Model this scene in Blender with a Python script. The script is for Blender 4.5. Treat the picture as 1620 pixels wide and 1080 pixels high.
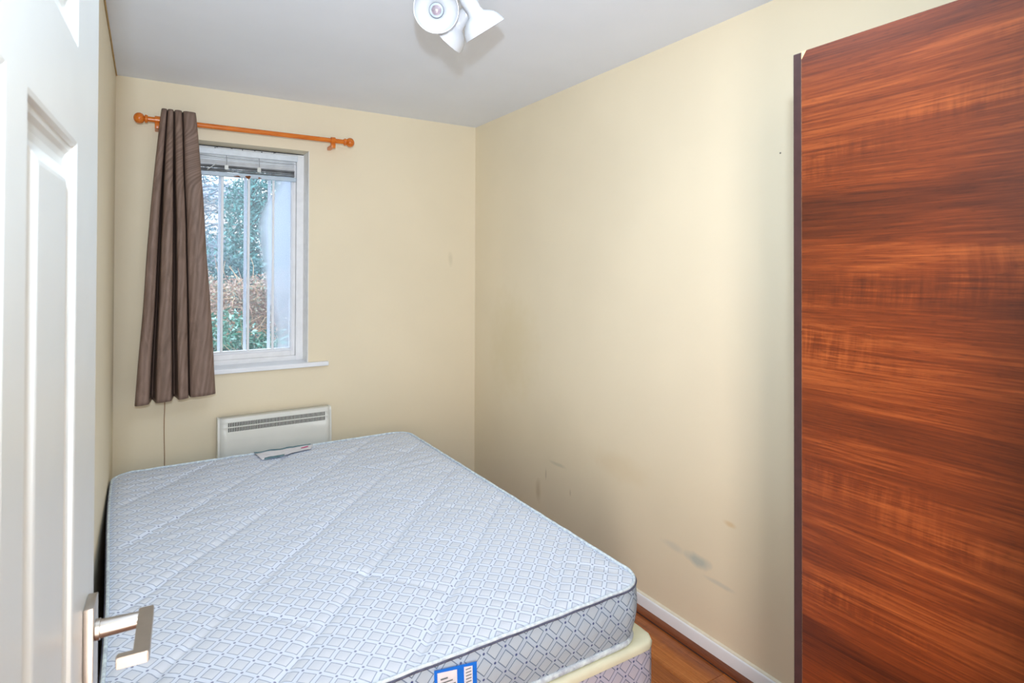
import bpy, bmesh, math, random
from mathutils import Vector, Matrix, noise
for o in list(bpy.data.objects): bpy.data.objects.remove(o, do_unlink=True)
scene = bpy.context.scene
COL = scene.collection
PI = math.pi
random.seed(7)

# ------------------------------------------------------------------ camera, world, light, exposure
cam_d = bpy.data.cameras.new('camera'); cam = bpy.data.objects.new('camera', cam_d); COL.objects.link(cam)
cr = Vector((0.85, -0.526774, 0.003065)).normalized()
cf = Vector((0.526732, 0.849983, 0.009049)).normalized()
cu = cr.cross(cf).normalized()
CAM = Vector((0, 0, 1.436))
m = Matrix((cr, cu, -cf)).transposed().to_4x4(); m.translation = CAM
cam.matrix_world = m
cam_d.sensor_width = 36; cam_d.lens = 20.702; cam_d.shift_y = -0.0753
cam_d.clip_start = 0.02; cam_d.clip_end = 100
cam_d.dof.use_dof = True; cam_d.dof.focus_distance = 2.6; cam_d.dof.aperture_fstop = 9.0
scene.camera = cam

scene.view_settings.view_transform = 'Standard'; scene.view_settings.look = 'None'
scene.view_settings.gamma = 1.0; scene.view_settings.use_curve_mapping = False
scene.view_settings.exposure = 0.0

w = bpy.data.worlds.new('sky'); scene.world = w; w.use_nodes = True
wn = w.node_tree; wn.nodes.clear()
bg = wn.nodes.new('ShaderNodeBackground'); wo = wn.nodes.new('ShaderNodeOutputWorld')
bg.inputs['Color'].default_value = (0.84, 0.92, 1.0, 1); bg.inputs['Strength'].default_value = 3.0
wn.links.new(bg.outputs[0], wo.inputs['Surface'])

def area(name, loc, target, size, power, color, size_y=None, spread=180):
    d = bpy.data.lights.new(name, 'AREA'); o = bpy.data.objects.new(name, d); COL.objects.link(o)
    o.location = loc; o.rotation_euler = (Vector(target) - Vector(loc)).to_track_quat('-Z', 'Y').to_euler()
    d.size = size; d.energy = power; d.color = color; d.spread = math.radians(spread)
    if size_y: d.shape = 'RECTANGLE'; d.size_y = size_y
    return o
# flash on the camera's hot shoe, and its bounce off the ceiling over the doorway
area('camera_flash', (-0.040, -0.06, 1.67), (0.27, 1.24, 2.36), 0.05, 24.5, (0.72, 0.85, 1.0), 0.05, 142)
area('ceiling_bounce', (0.60, 1.15, 2.33), (0.60, 1.35, 0), 0.8, 10.5, (0.66, 0.82, 1.0), 0.8)
area('hall_fill', (0.03, -0.28, 1.10), (1.50, 1.6, 0.95), 0.24, 16.5, (1.0, 0.86, 0.80), 1.6, 130)  # unseen soft fill added behind the camera to lift the lower walls

# ------------------------------------------------------------------ helpers
def obj(name, bm, mat=None, parent=None, smooth=False, angle=None):
    me = bpy.data.meshes.new(name); bm.normal_update(); bm.to_mesh(me); bm.free()
    o = bpy.data.objects.new(name, me); COL.objects.link(o)
    if mat:
        for mm in (mat if isinstance(mat, (list, tuple)) else [mat]): me.materials.append(mm)
    if smooth: me.polygons.foreach_set('use_smooth', [True] * len(me.polygons))
    if angle is not None:
        me.polygons.foreach_set('use_smooth', [True] * len(me.polygons))
        me.set_sharp_from_angle(angle=math.radians(angle))
    if parent: o.parent = parent
    return o
def tag(o, label=None, cat=None, group=None, kind=None):
    if label: o['label'] = label
    if cat: o['category'] = cat
    if group: o['group'] = group
    if kind: o['kind'] = kind
    return o
def empty(name, loc, label, cat, group=None, kind=None):
    o = bpy.data.objects.new(name, None); COL.objects.link(o); o.location = loc; o.empty_display_size = .05
    return tag(o, label, cat, group, kind)
def rebase(o, parent):
    """geometry was built in world space: keep it there under a moved parent (parents are only translated)"""
    return o
def BM(): return bmesh.new()
def box(bm, x0, x1, y0, y1, z0, z1, bevel=0, segs=2, M=None, mi=0):
    r = bmesh.ops.create_cube(bm, size=1.0)
    vs = r['verts']
    for v in vs: v.co = Vector(((x0+x1)/2 + v.co.x*(x1-x0), (y0+y1)/2 + v.co.y*(y1-y0), (z0+z1)/2 + v.co.z*(z1-z0)))
    if bevel > 0:
        es = list({e for v in vs for e in v.link_edges})
        rb = bmesh.ops.bevel(bm, geom=es, offset=bevel, segments=segs, profile=0.5, affect='EDGES')
        vs = list({v for f in rb['faces'] for v in f.verts} | {v for v in vs if v.is_valid})
    if M:
        for v in vs: v.co = M @ v.co
    if mi:
        for f in {f for v in vs for f in v.link_faces}: f.material_index = mi
    return vs
def frame_axes(d):
    d = d.normalized(); a = Vector((0, 0, 1)) if abs(d.z) < .95 else Vector((1, 0, 0))
    x = d.cross(a).normalized(); y = d.cross(x).normalized(); return x, y, d
def lathe(bm, prof, org, axis, n=32, close=False, mi=0):
    """prof = [(distance along axis, radius)]"""
    x, y, d = frame_axes(Vector(axis)); org = Vector(org); rings = []
    for t, r in prof:
        if r < 1e-6: rings.append([bm.verts.new(org + d*t)])
        else: rings.append([bm.verts.new(org + d*t + (x*math.cos(2*PI*i/n) + y*math.sin(2*PI*i/n))*r) for i in range(n)])
    for a, b in zip(rings[:-1], rings[1:]):
        for i in range(n):
            j = (i+1) % n
            if len(a) == 1 and len(b) == 1: continue
            if len(a) == 1: f = bm.faces.new((a[0], b[j], b[i]))
            elif len(b) == 1: f = bm.faces.new((a[i], a[j], b[0]))
            else: f = bm.faces.new((a[i], a[j], b[j], b[i]))
            f.material_index = mi
    return rings
def tube(bm, pts, rad, n=8, cap=True, mi=0):
    pts = [Vector(p) for p in pts]; rings = []; x = None
    for i, p in enumerate(pts):
        d = (pts[min(i+1, len(pts)-1)] - pts[max(i-1, 0)]).normalized()
        if x is None: x, _, _ = frame_axes(d)
        x = (x - d*x.dot(d)).normalized(); y = d.cross(x)
        r = rad[i] if isinstance(rad, (list, tuple)) else rad
        rings.append([bm.verts.new(p + (x*math.cos(2*PI*k/n) + y*math.sin(2*PI*k/n))*r) for k in range(n)])
    for a, b in zip(rings[:-1], rings[1:]):
        for k in range(n):
            j = (k+1) % n; f = bm.faces.new((a[k], a[j], b[j], b[k])); f.material_index = mi
    if cap and n > 2:
        f = bm.faces.new(rings[0][::-1]); f.material_index = mi
        f = bm.faces.new(rings[-1]); f.material_index = mi
def prism(bm, pts, d):
    """pts: planar polygon (list of Vector), extruded by vector d"""
    a = [bm.verts.new(Vector(p)) for p in pts]; b = [bm.verts.new(Vector(p) + Vector(d)) for p in pts]
    bm.faces.new(a[::-1]); bm.faces.new(b)
    for i in range(len(a)):
        j = (i+1) % len(a); bm.faces.new((a[i], a[j], b[j], b[i]))
    bmesh.ops.recalc_face_normals(bm, faces=bm.faces)

# ------------------------------------------------------------------ materials
class NT:
    def __init__(s, name, rough=.6, spec=.5, metallic=0, color=(.8, .8, .8)):
        s.m = bpy.data.materials.new(name); s.m.use_nodes = True; s.t = s.m.node_tree
        s.p = s.t.nodes['Principled BSDF']; s.out = s.t.nodes['Material Output']
        s.p.inputs['Base Color'].default_value = (*color, 1); s.p.inputs['Roughness'].default_value = rough
        s.p.inputs['Metallic'].default_value = metallic; s.p.inputs['Specular IOR Level'].default_value = spec
    def n(s, typ, **kw):
        nd = s.t.nodes.new('ShaderNode' + typ)
        for k, v in kw.items():
            if hasattr(nd, k): setattr(nd, k, v)
        return nd
    def link(s, a, b): s.t.links.new(a, b)
    def coord(s, which='Object', scale=(1, 1, 1), loc=(0, 0, 0), rot=(0, 0, 0)):
        c = s.n('TexCoord'); mp = s.n('Mapping'); mp.inputs['Scale'].default_value = scale
        mp.inputs['Location'].default_value = loc; mp.inputs['Rotation'].default_value = rot
        s.link(c.outputs[which], mp.inputs['Vector']); return mp.outputs[0]
    def noise(s, vec, scale=5, detail=4, rough=.5, dist=0):
        nd = s.n('TexNoise'); nd.inputs['Scale'].default_value = scale; nd.inputs['Detail'].default_value = detail
        nd.inputs['Roughness'].default_value = rough; nd.inputs['Distortion'].default_value = dist
        s.link(vec, nd.inputs['Vector']); return nd.outputs[0]
    def ramp(s, fac, stops, interp='LINEAR'):
        nd = s.n('ValToRGB'); cr_ = nd.color_ramp; cr_.interpolation = interp
        while len(cr_.elements) > 1: cr_.elements.remove(cr_.elements[0])
        for i, (p, c) in enumerate(stops):
            e = cr_.elements[0] if i == 0 else cr_.elements.new(p)
            e.position = p; e.color = (*c, 1) if len(c) == 3 else c
        s.link(fac, nd.inputs[0]); return nd.outputs[0]
    def val(s, a, op, b=None, c=None, clamp=False):
        nd = s.n('Math'); nd.operation = op; nd.use_clamp = clamp
        for i, x in enumerate((a, b, c)):
            if x is None: continue
            if isinstance(x, (int, float)): nd.inputs[i].default_value = x
            else: s.link(x, nd.inputs[i])
        return nd.outputs[0]
    def mix(s, f, a, b, blend='MIX'):
        nd = s.n('Mix'); nd.data_type = 'RGBA'; nd.blend_type = blend
        for sock, x in ((nd.inputs[0], f), (nd.inputs[6], a), (nd.inputs[7], b)):
            if isinstance(x, (int, float)): sock.default_value = x
            elif isinstance(x, tuple): sock.default_value = (*x, 1) if len(x) == 3 else x
            else: s.link(x, sock)
        return nd.outputs[2]
    def sep(s, vec):
        nd = s.n('SeparateXYZ'); s.link(vec, nd.inputs[0]); return nd.outputs
    def base(s, c): s.link(c, s.p.inputs['Base Color']); return s
    def bump(s, h, strength=.3, dist=.01):
        nd = s.n('Bump'); nd.inputs['Strength'].default_value = strength; nd.inputs['Distance'].default_value = dist
        s.link(h, nd.inputs['Height']); s.link(nd.outputs[0], s.p.inputs['Normal']); return s
def simple(name, color, rough=.5, spec=.5, metallic=0, var=.06, vscale=30, bump=0):
    t = NT(name, rough, spec, metallic, color); v = t.coord()
    n = t.noise(v, vscale, 3)
    c0 = tuple(max(0, c*(1-var)) for c in color); c1 = tuple(min(1, c*(1+var)) for c in color)
    t.base(t.ramp(n, [(.3, c0), (.7, c1)]))
    if bump: t.bump(n, bump, .002)
    return t.m

CREAM = (.865, .772, .580)
def wall_mat(name, spots=()):
    """cream emulsion with faint roller texture; spots = (centre, radii, colour, strength) of stains"""
    t = NT(name, .62, .25, 0, CREAM); v = t.coord()
    big = t.noise(v, 1.7, 3); c = t.ramp(big, [(.25, tuple(x*.96 for x in CREAM)), (.75, tuple(min(1, x*1.03) for x in CREAM))])
    fine = t.noise(v, 60, 3)
    for (ctr, rad, colr, st, seed) in spots:
        mp = t.n('Mapping'); mp.vector_type = 'TEXTURE'
        tc = t.n('TexCoord')
        warp = t.n('TexNoise'); warp.inputs['Scale'].default_value = 14; warp.inputs['Detail'].default_value = 4
        mv = t.n('Mapping'); mv.inputs['Location'].default_value = (seed, seed*.7, 0)
        t.link(tc.outputs['Object'], mv.inputs[0]); t.link(mv.outputs[0], warp.inputs['Vector'])
        vm = t.n('VectorMath', operation='MULTIPLY_ADD')
        t.link(warp.outputs['Color'], vm.inputs[0]); vm.inputs[1].default_value = (rad[0]*.9, rad[1]*.9, rad[2]*.9)
        t.link(tc.outputs['Object'], vm.inputs[2])
        sb = t.n('VectorMath', operation='SUBTRACT'); t.link(vm.outputs[0], sb.inputs[0])
        sb.inputs[1].default_value = tuple(a + r*.45 for a, r in zip(ctr, rad))
        dv = t.n('VectorMath', operation='DIVIDE'); t.link(sb.outputs[0], dv.inputs[0]); dv.inputs[1].default_value = rad
        ln = t.n('VectorMath', operation='LENGTH'); t.link(dv.outputs[0], ln.inputs[0])
        mr = t.n('MapRange'); t.link(ln.outputs['Value'], mr.inputs[0]); mr.inputs[1].default_value = .35; mr.inputs[2].default_value = 1.05
        mr.inputs[3].default_value = st; mr.inputs[4].default_value = 0
        c = t.mix(mr.outputs[0], c, colr)
    t.base(c); t.bump(fine, .12, .002); return t.m
M = {}
R_ = 1.794
M['wall_left'] = wall_mat('cream_emulsion_left')
M['wall_front'] = wall_mat('cream_emulsion_front')
M['wall_back'] = wall_mat('cream_emulsion_back', [((1.62, 3.346, 1.50), (.02, .1, .05), (.5, .45, .3), .25, 1.0)])
M['wall_right'] = wall_mat('cream_emulsion_right', [
    ((R_, 1.54, .33), (.1, .07, .030), (.33, .45, .45), .55, 2.0),
    ((R_, 1.66, .335), (.1, .08, .020), (.50, .55, .50), .30, 4.0),
    ((R_, 1.44, .285), (.1, .08, .012), (.40, .48, .46), .30, 9.0),
    ((R_, 1.98, .56), (.1, .22, .07), (.70, .52, .26), .16, 3.0),
    ((R_, 1.40, .52), (.1, .03, .012), (.68, .45, .16), .45, 5.0),
    ((R_, 2.55, .36), (.1, .007, .035), (.30, .24, .14), .35, 6.0),
    ((R_, 2.44, .44), (.1, .09, .012), (.40, .42, .30), .30, 7.0),
    ((R_, 2.62, .25), (.1, .03, .07), (.45, .34, .16), .35, 8.0),
    ((R_, 2.34, .33), (.1, .008, .02), (.40, .32, .2), .3, 11.0),
    ((R_, 1.196, 1.828), (.1, .004, .004), (.05, .04, .03), 1.0, 0.0),
    ((R_, 2.9, 1.0), (.1, .30, .35), (.72, .60, .32), .25, 12.0)])
t = NT('ceiling_emulsion', .7, .2, 0, (.82, .82, .82)); v = t.coord(); n1 = t.noise(v, 3, 4); n2 = t.noise(v, 45, 3)
t.base(t.ramp(n1, [(.3, (.84, .885, .96)), (.7, (.87, .915, .99))])); t.bump(n2, .15, .002); M['ceiling'] = t.m
M['white_gloss'] = simple('white_gloss_paint', (.90, .93, .97), .28, .5, 0, .03, 8, .05)
M['door_paint'] = simple('door_white_satin_paint', (.66, .69, .67), .35, .5, 0, .03, 6, .05)
M['frame_paint'] = simple('window_frame_paint', (.93, .94, .95), .35, .5, 0, .05, 20, .1)
M['caulk'] = simple('yellowed_sealant', (.84, .80, .66), .6, .3)
M['heater'] = simple('heater_cream_enamel', (.78, .79, .74), .35, .5, 0, .02, 10)
M['dark'] = simple('dark_recess_and_shade', (.03, .035, .04), .8, .2)  # near-black for recesses, feet and the painted shadow strips
M['brass'] = simple('polished_brass', (.85, .55, .20), .18, .5, 1.0, .05, 20)
M['white_enamel'] = simple('white_lamp_enamel', (.60, .61, .63), .25, .5, 0, .02, 10)
M['nickel'] = simple('brushed_nickel', (.52, .47, .42), .33, .5, 1.0, .05, 60)
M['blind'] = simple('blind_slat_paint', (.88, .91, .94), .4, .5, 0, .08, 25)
M['blind_grey'] = simple('blind_slat_grey', (.36, .37, .38), .6, .3, 0, .3, 25)  # darker grey for the lower, bunched slats
M['rust'] = simple('rust', (.22, .08, .03), .9, .2, 0, .4, 60)
M['clear_plastic'] = simple('clear_plastic_clip', (.75, .78, .75), .2)
M['cord'] = simple('grey_cord', (.32, .34, .36), .7)
M['cable'] = simple('brown_cable', (.30, .16, .07), .6)
M['cream_vinyl'] = simple('cream_divan_top', (.80, .81, .62), .6, .3, 0, .05, 12)
M['tape'] = simple('seam_tape_dark', (.10, .11, .17), .8, .2, 0, .3, 90)
M['tape_light'] = simple('seam_tape_pale', (.66, .76, .90), .8, .2, 0, .25, 70)
M['label_white'] = simple('label_white', (.85, .86, .93), .6, .3, 0, .05, 40)
M['label_blue'] = simple('label_blue', (.01, .18, .78), .6, .3)
M['label_slate'] = simple('label_slate_blue', (.16, .28, .34), .7, .2, 0, .3, 80)
M['label_pink'] = simple('label_magenta_print', (.65, .05, .22), .7, .2)
M['print_grey'] = simple('label_grey_print', (.15, .18, .2), .7, .2)
# glossy orange wood of the rod
t = NT('orange_varnished_wood', .25, .5, 0); v = t.coord('Object', (1, 8, 8)); n = t.noise(v, 12, 3)
t.base(t.ramp(n, [(.3, (.62, .14, .012)), (.7, (.80, .23, .025))])); M['rod'] = t.m
# concrete/laminate floor
def wood(name, axis, dark, mid, light, rough=.3, seed=0, fig=1.0, scale=1.0, spec=.5, coords='Object'):
    """axis = long axis index of grain; grain bands run across the other axes"""
    t = NT(name, rough, spec); st = [1, 1, 1]
    v = t.coord(coords, (1, 1, 1), (seed, seed*1.3, seed*.7))
    s1 = [2.2*scale]*3; s1[axis] = .55*scale
    mp = t.n('Mapping'); mp.inputs['Scale'].default_value = s1; t.link(v, mp.inputs[0])
    wv = t.n('TexNoise'); wv.inputs['Scale'].default_value = 1.0; wv.inputs['Detail'].default_value = 2; t.link(mp.outputs[0], wv.inputs['Vector'])
    ad = t.n('VectorMath', operation='MULTIPLY_ADD'); t.link(wv.outputs['Color'], ad.inputs[0]); ad.inputs[1].default_value = (.10, .10, .10); t.link(v, ad.inputs[2])
    def str_noise(along, across, detail, rough_=.55):
        sc = [across*scale]*3; sc[axis] = along*scale
        mm = t.n('Mapping'); mm.inputs['Scale'].default_value = sc; t.link(ad.outputs[0], mm.inputs[0])
        nn = t.n('TexNoise'); nn.inputs['Scale'].default_value = 1; nn.inputs['Detail'].default_value = detail; nn.inputs['Roughness'].default_value = rough_
        t.link(mm.outputs[0], nn.inputs['Vector']); return nn.outputs[0]
    broad = str_noise(.45, 7, 3); med = str_noise(1.2, 55, 4, .6); fine = str_noise(7, 300, 2); pore = str_noise(45, 420, 2)
    flame = str_noise(70, 9, 3, .6); fmask = str_noise(1.3, 7, 2)
    a = t.val(broad, 'MULTIPLY', .56); a = t.val(med, 'MULTIPLY_ADD', .22, a); a = t.val(fine, 'MULTIPLY_ADD', .26, a)
    fm = t.val(t.val(fmask, 'SUBTRACT', .53), 'MULTIPLY', 6*fig, clamp=True)
    fl = t.val(t.val(flame, 'SUBTRACT', .5), 'MULTIPLY', .45)
    a = t.val(t.val(fl, 'MULTIPLY', fm), 'ADD', a)
    c = t.ramp(a, [(.36, dark), (.46, tuple((x+y)/2 for x, y in zip(dark, mid))), (.54, mid), (.66, light)])
    ridge = t.val(t.val(t.val(str_noise(.8, 26, 2, .4), 'MULTIPLY', 9), 'FRACT'), 'SUBTRACT', .5)
    rl = t.ramp(t.val(ridge, 'ABSOLUTE'), [(.0, (.55, .50, .48)), (.10, (1, 1, 1))])
    c = t.mix(.42*min(1, fig), c, rl, 'MULTIPLY')
    pr = t.ramp(pore, [(.28, (.45, .45, .45)), (.42, (1, 1, 1))])
    c = t.mix(.55, c, pr, 'MULTIPLY')
    t.base(c); t.bump(fine, .08, .0006); return t.m
M['walnut'] = wood('red_walnut_laminate', 1, (.038, .006, .0015), (.160, .030, .005), (.34, .085, .018), .34, 3.1, 1.0)
M['dark_edge'] = simple('dark_wenge_edge', (.045, .018, .018), .45, .4, 0, .15, 40)
M['chip'] = simple('raw_chipboard', (.80, .55, .30), .8, .2, 0, .15, 200)
M['beading'] = wood('mahogany_beading', 1, (.10, .025, .01), (.22, .065, .025), (.30, .10, .04), .3, 5.5, .3, 1.5)
PLANKM = [wood('oak_laminate_%s' % c, 1, (.20, .050, .010), (.42, .125, .022), (.60, .21, .045), .26, s, .6, .9) for c, s in (('warm', 1.0), ('mid', 7.7), ('light', 13.1))]
# curtain: taupe faux silk with a moire grain
t = NT('taupe_faux_silk', .5, .25); v = t.coord('UV', (1, 1, 1))
mp = t.n('Mapping'); mp.inputs['Scale'].default_value = (26, 5, 1); t.link(v, mp.inputs[0])
a1 = t.noise(mp.outputs[0], 1.0, 4, .6, 1.2)
wv = t.n('TexWave', wave_type='BANDS'); wv.inputs['Scale'].default_value = 9; wv.inputs['Distortion'].default_value = 7; wv.inputs['Detail'].default_value = 3
mp2 = t.n('Mapping'); mp2.inputs['Scale'].default_value = (1.6, .25, 1); t.link(v, mp2.inputs[0]); t.link(mp2.outputs[0], wv.inputs['Vector'])
f = t.val(t.val(a1, 'MULTIPLY', .82), 'MULTIPLY_ADD', 1, t.val(wv.outputs[1], 'MULTIPLY', .18))
t.base(t.ramp(f, [(.25, (.140, .094, .070)), (.5, (.215, .146, .115)), (.75, (.295, .208, .168))]))
t.p.inputs['Specular IOR Level'].default_value = .22
mp3 = t.n('Mapping'); mp3.inputs['Scale'].default_value = (400, 900, 1); t.link(v, mp3.inputs[0])
t.bump(t.noise(mp3.outputs[0], 1, 2), .15, .0006); M['curtain'] = t.m

def ticking(name, hue=(1, 1, 1), strong=1.0, warp=.0022):
    """printed lattice of squares on point, white bands between, blue dot at every crossing (UV in metres)"""
    t = NT(name, .75, .25); v = t.coord('UV')
    wn_ = t.n('TexNoise'); wn_.inputs['Scale'].default_value = 14; wn_.inputs['Detail'].default_value = 2; t.link(v, wn_.inputs['Vector'])
    ad = t.n('VectorMath', operation='MULTIPLY_ADD'); t.link(wn_.outputs['Color'], ad.inputs[0]); ad.inputs[1].default_value = (warp*3, warp*3, 0); t.link(v, ad.inputs[2])
    x, y, _ = t.sep(ad.outputs[0]); P = .0431*math.sqrt(2)
    a = t.val(t.val(x, 'ADD', y), 'DIVIDE', P); b = t.val(t.val(x, 'SUBTRACT', y), 'DIVIDE', P)
    fa = t.val(t.val(a, 'FRACT'), 'SUBTRACT', .5); fb = t.val(t.val(b, 'FRACT'), 'SUBTRACT', .5)
    aa = t.val(fa, 'ABSOLUTE'); ab = t.val(fb, 'ABSOLUTE'); mx = t.val(aa, 'MAXIMUM', ab)
    # dot where both distances from the cell centre are near .5
    da = t.val(.5, 'SUBTRACT', aa); db = t.val(.5, 'SUBTRACT', ab)
    rr = t.val(t.val(t.val(da, 'MULTIPLY', da), 'ADD', t.val(db, 'MULTIPLY', db)), 'SQRT')
    half = .355
    def tol(x_, lo, hi):
        mr = t.n('MapRange'); t.link(x_, mr.inputs[0]); mr.inputs[1].default_value = lo; mr.inputs[2].default_value = hi
        mr.inputs[3].default_value = 1; mr.inputs[4].default_value = 0; return mr.outputs[0]
    inside = tol(mx, half-.01, half+.01)
    line = tol(t.val(t.val(mx, 'SUBTRACT', half), 'ABSOLUTE'), .014, .036)
    dot = tol(rr, .050, .095)
    shade = t.val(t.val(fa, 'SUBTRACT', fb), 'MULTIPLY_ADD', .9, .5)
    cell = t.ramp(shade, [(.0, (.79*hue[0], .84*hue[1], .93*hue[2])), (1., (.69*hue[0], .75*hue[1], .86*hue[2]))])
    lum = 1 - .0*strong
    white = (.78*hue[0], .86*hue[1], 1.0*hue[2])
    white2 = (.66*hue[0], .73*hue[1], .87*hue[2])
    bandn = t.noise(v, 3.3, 3)
    bandc = t.ramp(bandn, [(.35, white2 if strong > 1.2 else white), (.65, white)])
    c = t.mix(inside, bandc, cell)
    c = t.mix(t.val(line, 'MULTIPLY', min(1, .80*strong)), c, (.20*hue[0], .27*hue[1], .42*hue[2]))
    c = t.mix(t.val(dot, 'MULTIPLY', min(1, .80*strong)), c, (.06, .09, .25))
    t.base(c)
    weave = t.n('TexNoise'); weave.inputs['Scale'].default_value = 900; t.link(v, weave.inputs['Vector'])
    puff = t.val(t.val(tol(mx, .1, .5), 'MULTIPLY', 1), 'MULTIPLY_ADD', 1, t.val(weave.outputs[0], 'MULTIPLY', .12))
    t.bump(puff, .35, .002); return t.m
M['tick_top'] = ticking('mattress_ticking_top', (1, 1, 1), .9)
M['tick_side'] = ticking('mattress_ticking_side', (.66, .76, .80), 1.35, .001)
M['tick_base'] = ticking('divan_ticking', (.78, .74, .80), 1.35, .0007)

# ------------------------------------------------------------------ room shell
XL, XR, YB, H = -.132, R_, 3.346, 2.35
YF = .15                                                    # room face of the wall with the doorway
WX0, WX1, WZ0, WZ1, RD = .150, .757, .915, 2.085, .125      # window opening
def struct(o, label, cat): return tag(o, label, cat, kind='structure')
bm = BM(); T = .12
# back wall with the opening: four blocks sharing one skin
for (a, b, c, d) in ((XL-T, WX0, 0, H+.1), (WX1, XR+T, 0, H+.1), (WX0, WX1, 0, WZ0), (WX0, WX1, WZ1, H+.1)):
    box(bm, a, b, YB, YB+.26, c, d)
struct(obj('wall_back', bm, M['wall_back']), 'cream painted wall with the window, curtain and heater', 'wall')
bm = BM(); box(bm, XR, XR+T, -.9, YB, 0, H+.1)
struct(obj('wall_right', bm, M['wall_right']), 'long cream wall with scuffs and a teal smudge beside wardrobe', 'wall')
bm = BM(); box(bm, XL-T, XL, -.9, YB, 0, H+.1)
struct(obj('wall_left', bm, M['wall_left']), 'narrow strip of cream wall behind the open white door', 'wall')
bm = BM(); box(bm, .73, XR, YF-.1, YF, 0, H); box(bm, XL, .73, YF-.1, YF, 2.06, H)
struct(obj('wall_front', bm, M['wall_front']), 'cream wall around the doorway behind the wardrobe end', 'wall')
bm = BM(); box(bm, XL-T, XR+T, -1.02, -.9, 0, H+.1)
struct(obj('wall_hall', bm, M['wall_front']), 'plain cream hallway wall behind the doorway', 'wall')
bm = BM(); box(bm, XL-T, XR+T, -1.02, YB+.26, H, H+.1)
struct(obj('ceiling', bm, M['ceiling']), 'flat white painted ceiling of the small bedroom', 'ceiling')
fl = empty('floor', (0, 0, 0), 'orange brown wood laminate floor laid in planks along the room', 'floor', kind='structure')
bm = BM(); box(bm, XL-T, XR+T, -1.02, YB+.26, -.06, -.009); obj('underlay', bm, M['dark'], fl)
PW, PL = .192, 1.285; k = 0; x = XR - PW*.35 - .012 + PW
rows = []
xx = XR - .012
edge = xx
rng = random.Random(3)
while edge > XL + .001:
    wdt = PW if rows else PW*.94
    x0 = max(edge - wdt, XL + .001); off = -.9 - rng.uniform(0, PL*.9); y = off
    while y < YB:
        y0, y1 = max(y, -.9), min(y + PL, YB)
        if y1 - y0 > .03 and edge - x0 > .02:
            bm = BM(); box(bm, x0+.0004, edge-.0004, y0+.0004, y1-.0004, -.009, 0, .0012, 1)
            obj('plank', bm, PLANKM[rng.randrange(3)], fl)
        y += PL
    rows.append(edge); edge = x0
def profile_run(bm, prof, x, y0, y1, sgn):
    """prof [(out, z)] swept along y; out measured from the wall at x towards sgn"""
    a = [bm.verts.new((x + sgn*o, y0, z)) for o, z in prof]; b = [bm.verts.new((x + sgn*o, y1, z)) for o, z in prof]
    for i in range(len(prof)-1): bm.faces.new((a[i], a[i+1], b[i+1], b[i]))
    bm.faces.new(a); bm.faces.new(b[::-1]); bm.faces.new((a[-1], a[0], b[0], b[-1])); bmesh.ops.recalc_face_normals(bm, faces=bm.faces)
bm = BM(); profile_run(bm, [(0, 0), (.014, 0), (.014, .058), (.012, .064), (.007, .067), (0, .068)], XR, .745, YB, -1)
bb = struct(obj('baseboard_right', bm, M['white_gloss'], angle=40), 'white gloss skirting board along the long cream wall', 'skirting board')
bm = BM(); profile_run(bm, [(0, .067), (.0075, .067), (.006, .070), (0, .074)], XR, .745, YB, -1); obj('sealant_bead', bm, M['caulk'], bb)
bm = BM(); profile_run(bm, [(.0141, .0005), (.033, .0005), (.033, .006), (.030, .013), (.024, .019), (.0141, .022)], XR, .745, YB, -1)
struct(obj('trim_1', bm, M['beading'], angle=50), 'dark reddish wood beading at the foot of the white skirting', 'trim')
bm = BM(); box(bm, XL+.001, XR-.036, YB-.014, YB-.0005, .0005, .068, .002, 1)
struct(obj('baseboard_back', bm, M['white_gloss']), 'white skirting board behind the bed below the heater', 'skirting board')
bm = BM(); box(bm, XR-.0358, XR-.0332, .745, YB-.002, .0004, .0018); obj('beading_shadow', bm, M['dark'], bpy.data.objects['trim_1'])  # dark strip laid on the floor as the beading's painted shadow line
# sealant line along the corner of the left wall and ceiling
bm = BM()
tube(bm, [(XL+.003, 0.3 + i*.2, H-.003 + .0015*math.sin(i*2.1)) for i in range(16)] + [(XL+.003, YB-.003, H-.003)], .0028, 6)
struct(obj('trim_2', bm, simple('aged_corner_sealant', (.55, .38, .18), .7, .2)), 'thin yellowed sealant line where left wall meets ceiling', 'trim')
# flex running down the wall under the curtain
bm = BM(); tube(bm, [(.078 + .0015*math.sin(i*.8), YB-.0025, .93 - i*.045) for i in range(19)], .0018, 6)
tag(obj('wall_cable', bm, M['cable'], smooth=True), 'thin brown cable running down the back wall below the curtain', 'cable')

# ------------------------------------------------------------------ window
win = empty('window_1', (0, 0, 0), 'narrow white window with old blind, bars and misted glass', 'window', kind='structure')
FY0, FY1 = YB+RD-.005, YB+RD+.055
bm = BM(); fw_ = .042
IX0, IX1, IZ0, IZ1 = WX0+fw_, WX1-fw_, WZ0+.035, WZ1-.040
box(bm, WX0, IX0, FY0, FY1, WZ0, WZ1, .002, 1); box(bm, IX1, WX1, FY0, FY1, WZ0, WZ1, .002, 1)
box(bm, IX0-.001, IX1+.001, FY0+.001, FY1, IZ1, WZ1, .002, 1); box(bm, IX0-.001, IX1+.001, FY0+.001, FY1, WZ0, IZ0, .002, 1)
obj('outer_frame', bm, M['frame_paint'], win)
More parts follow.
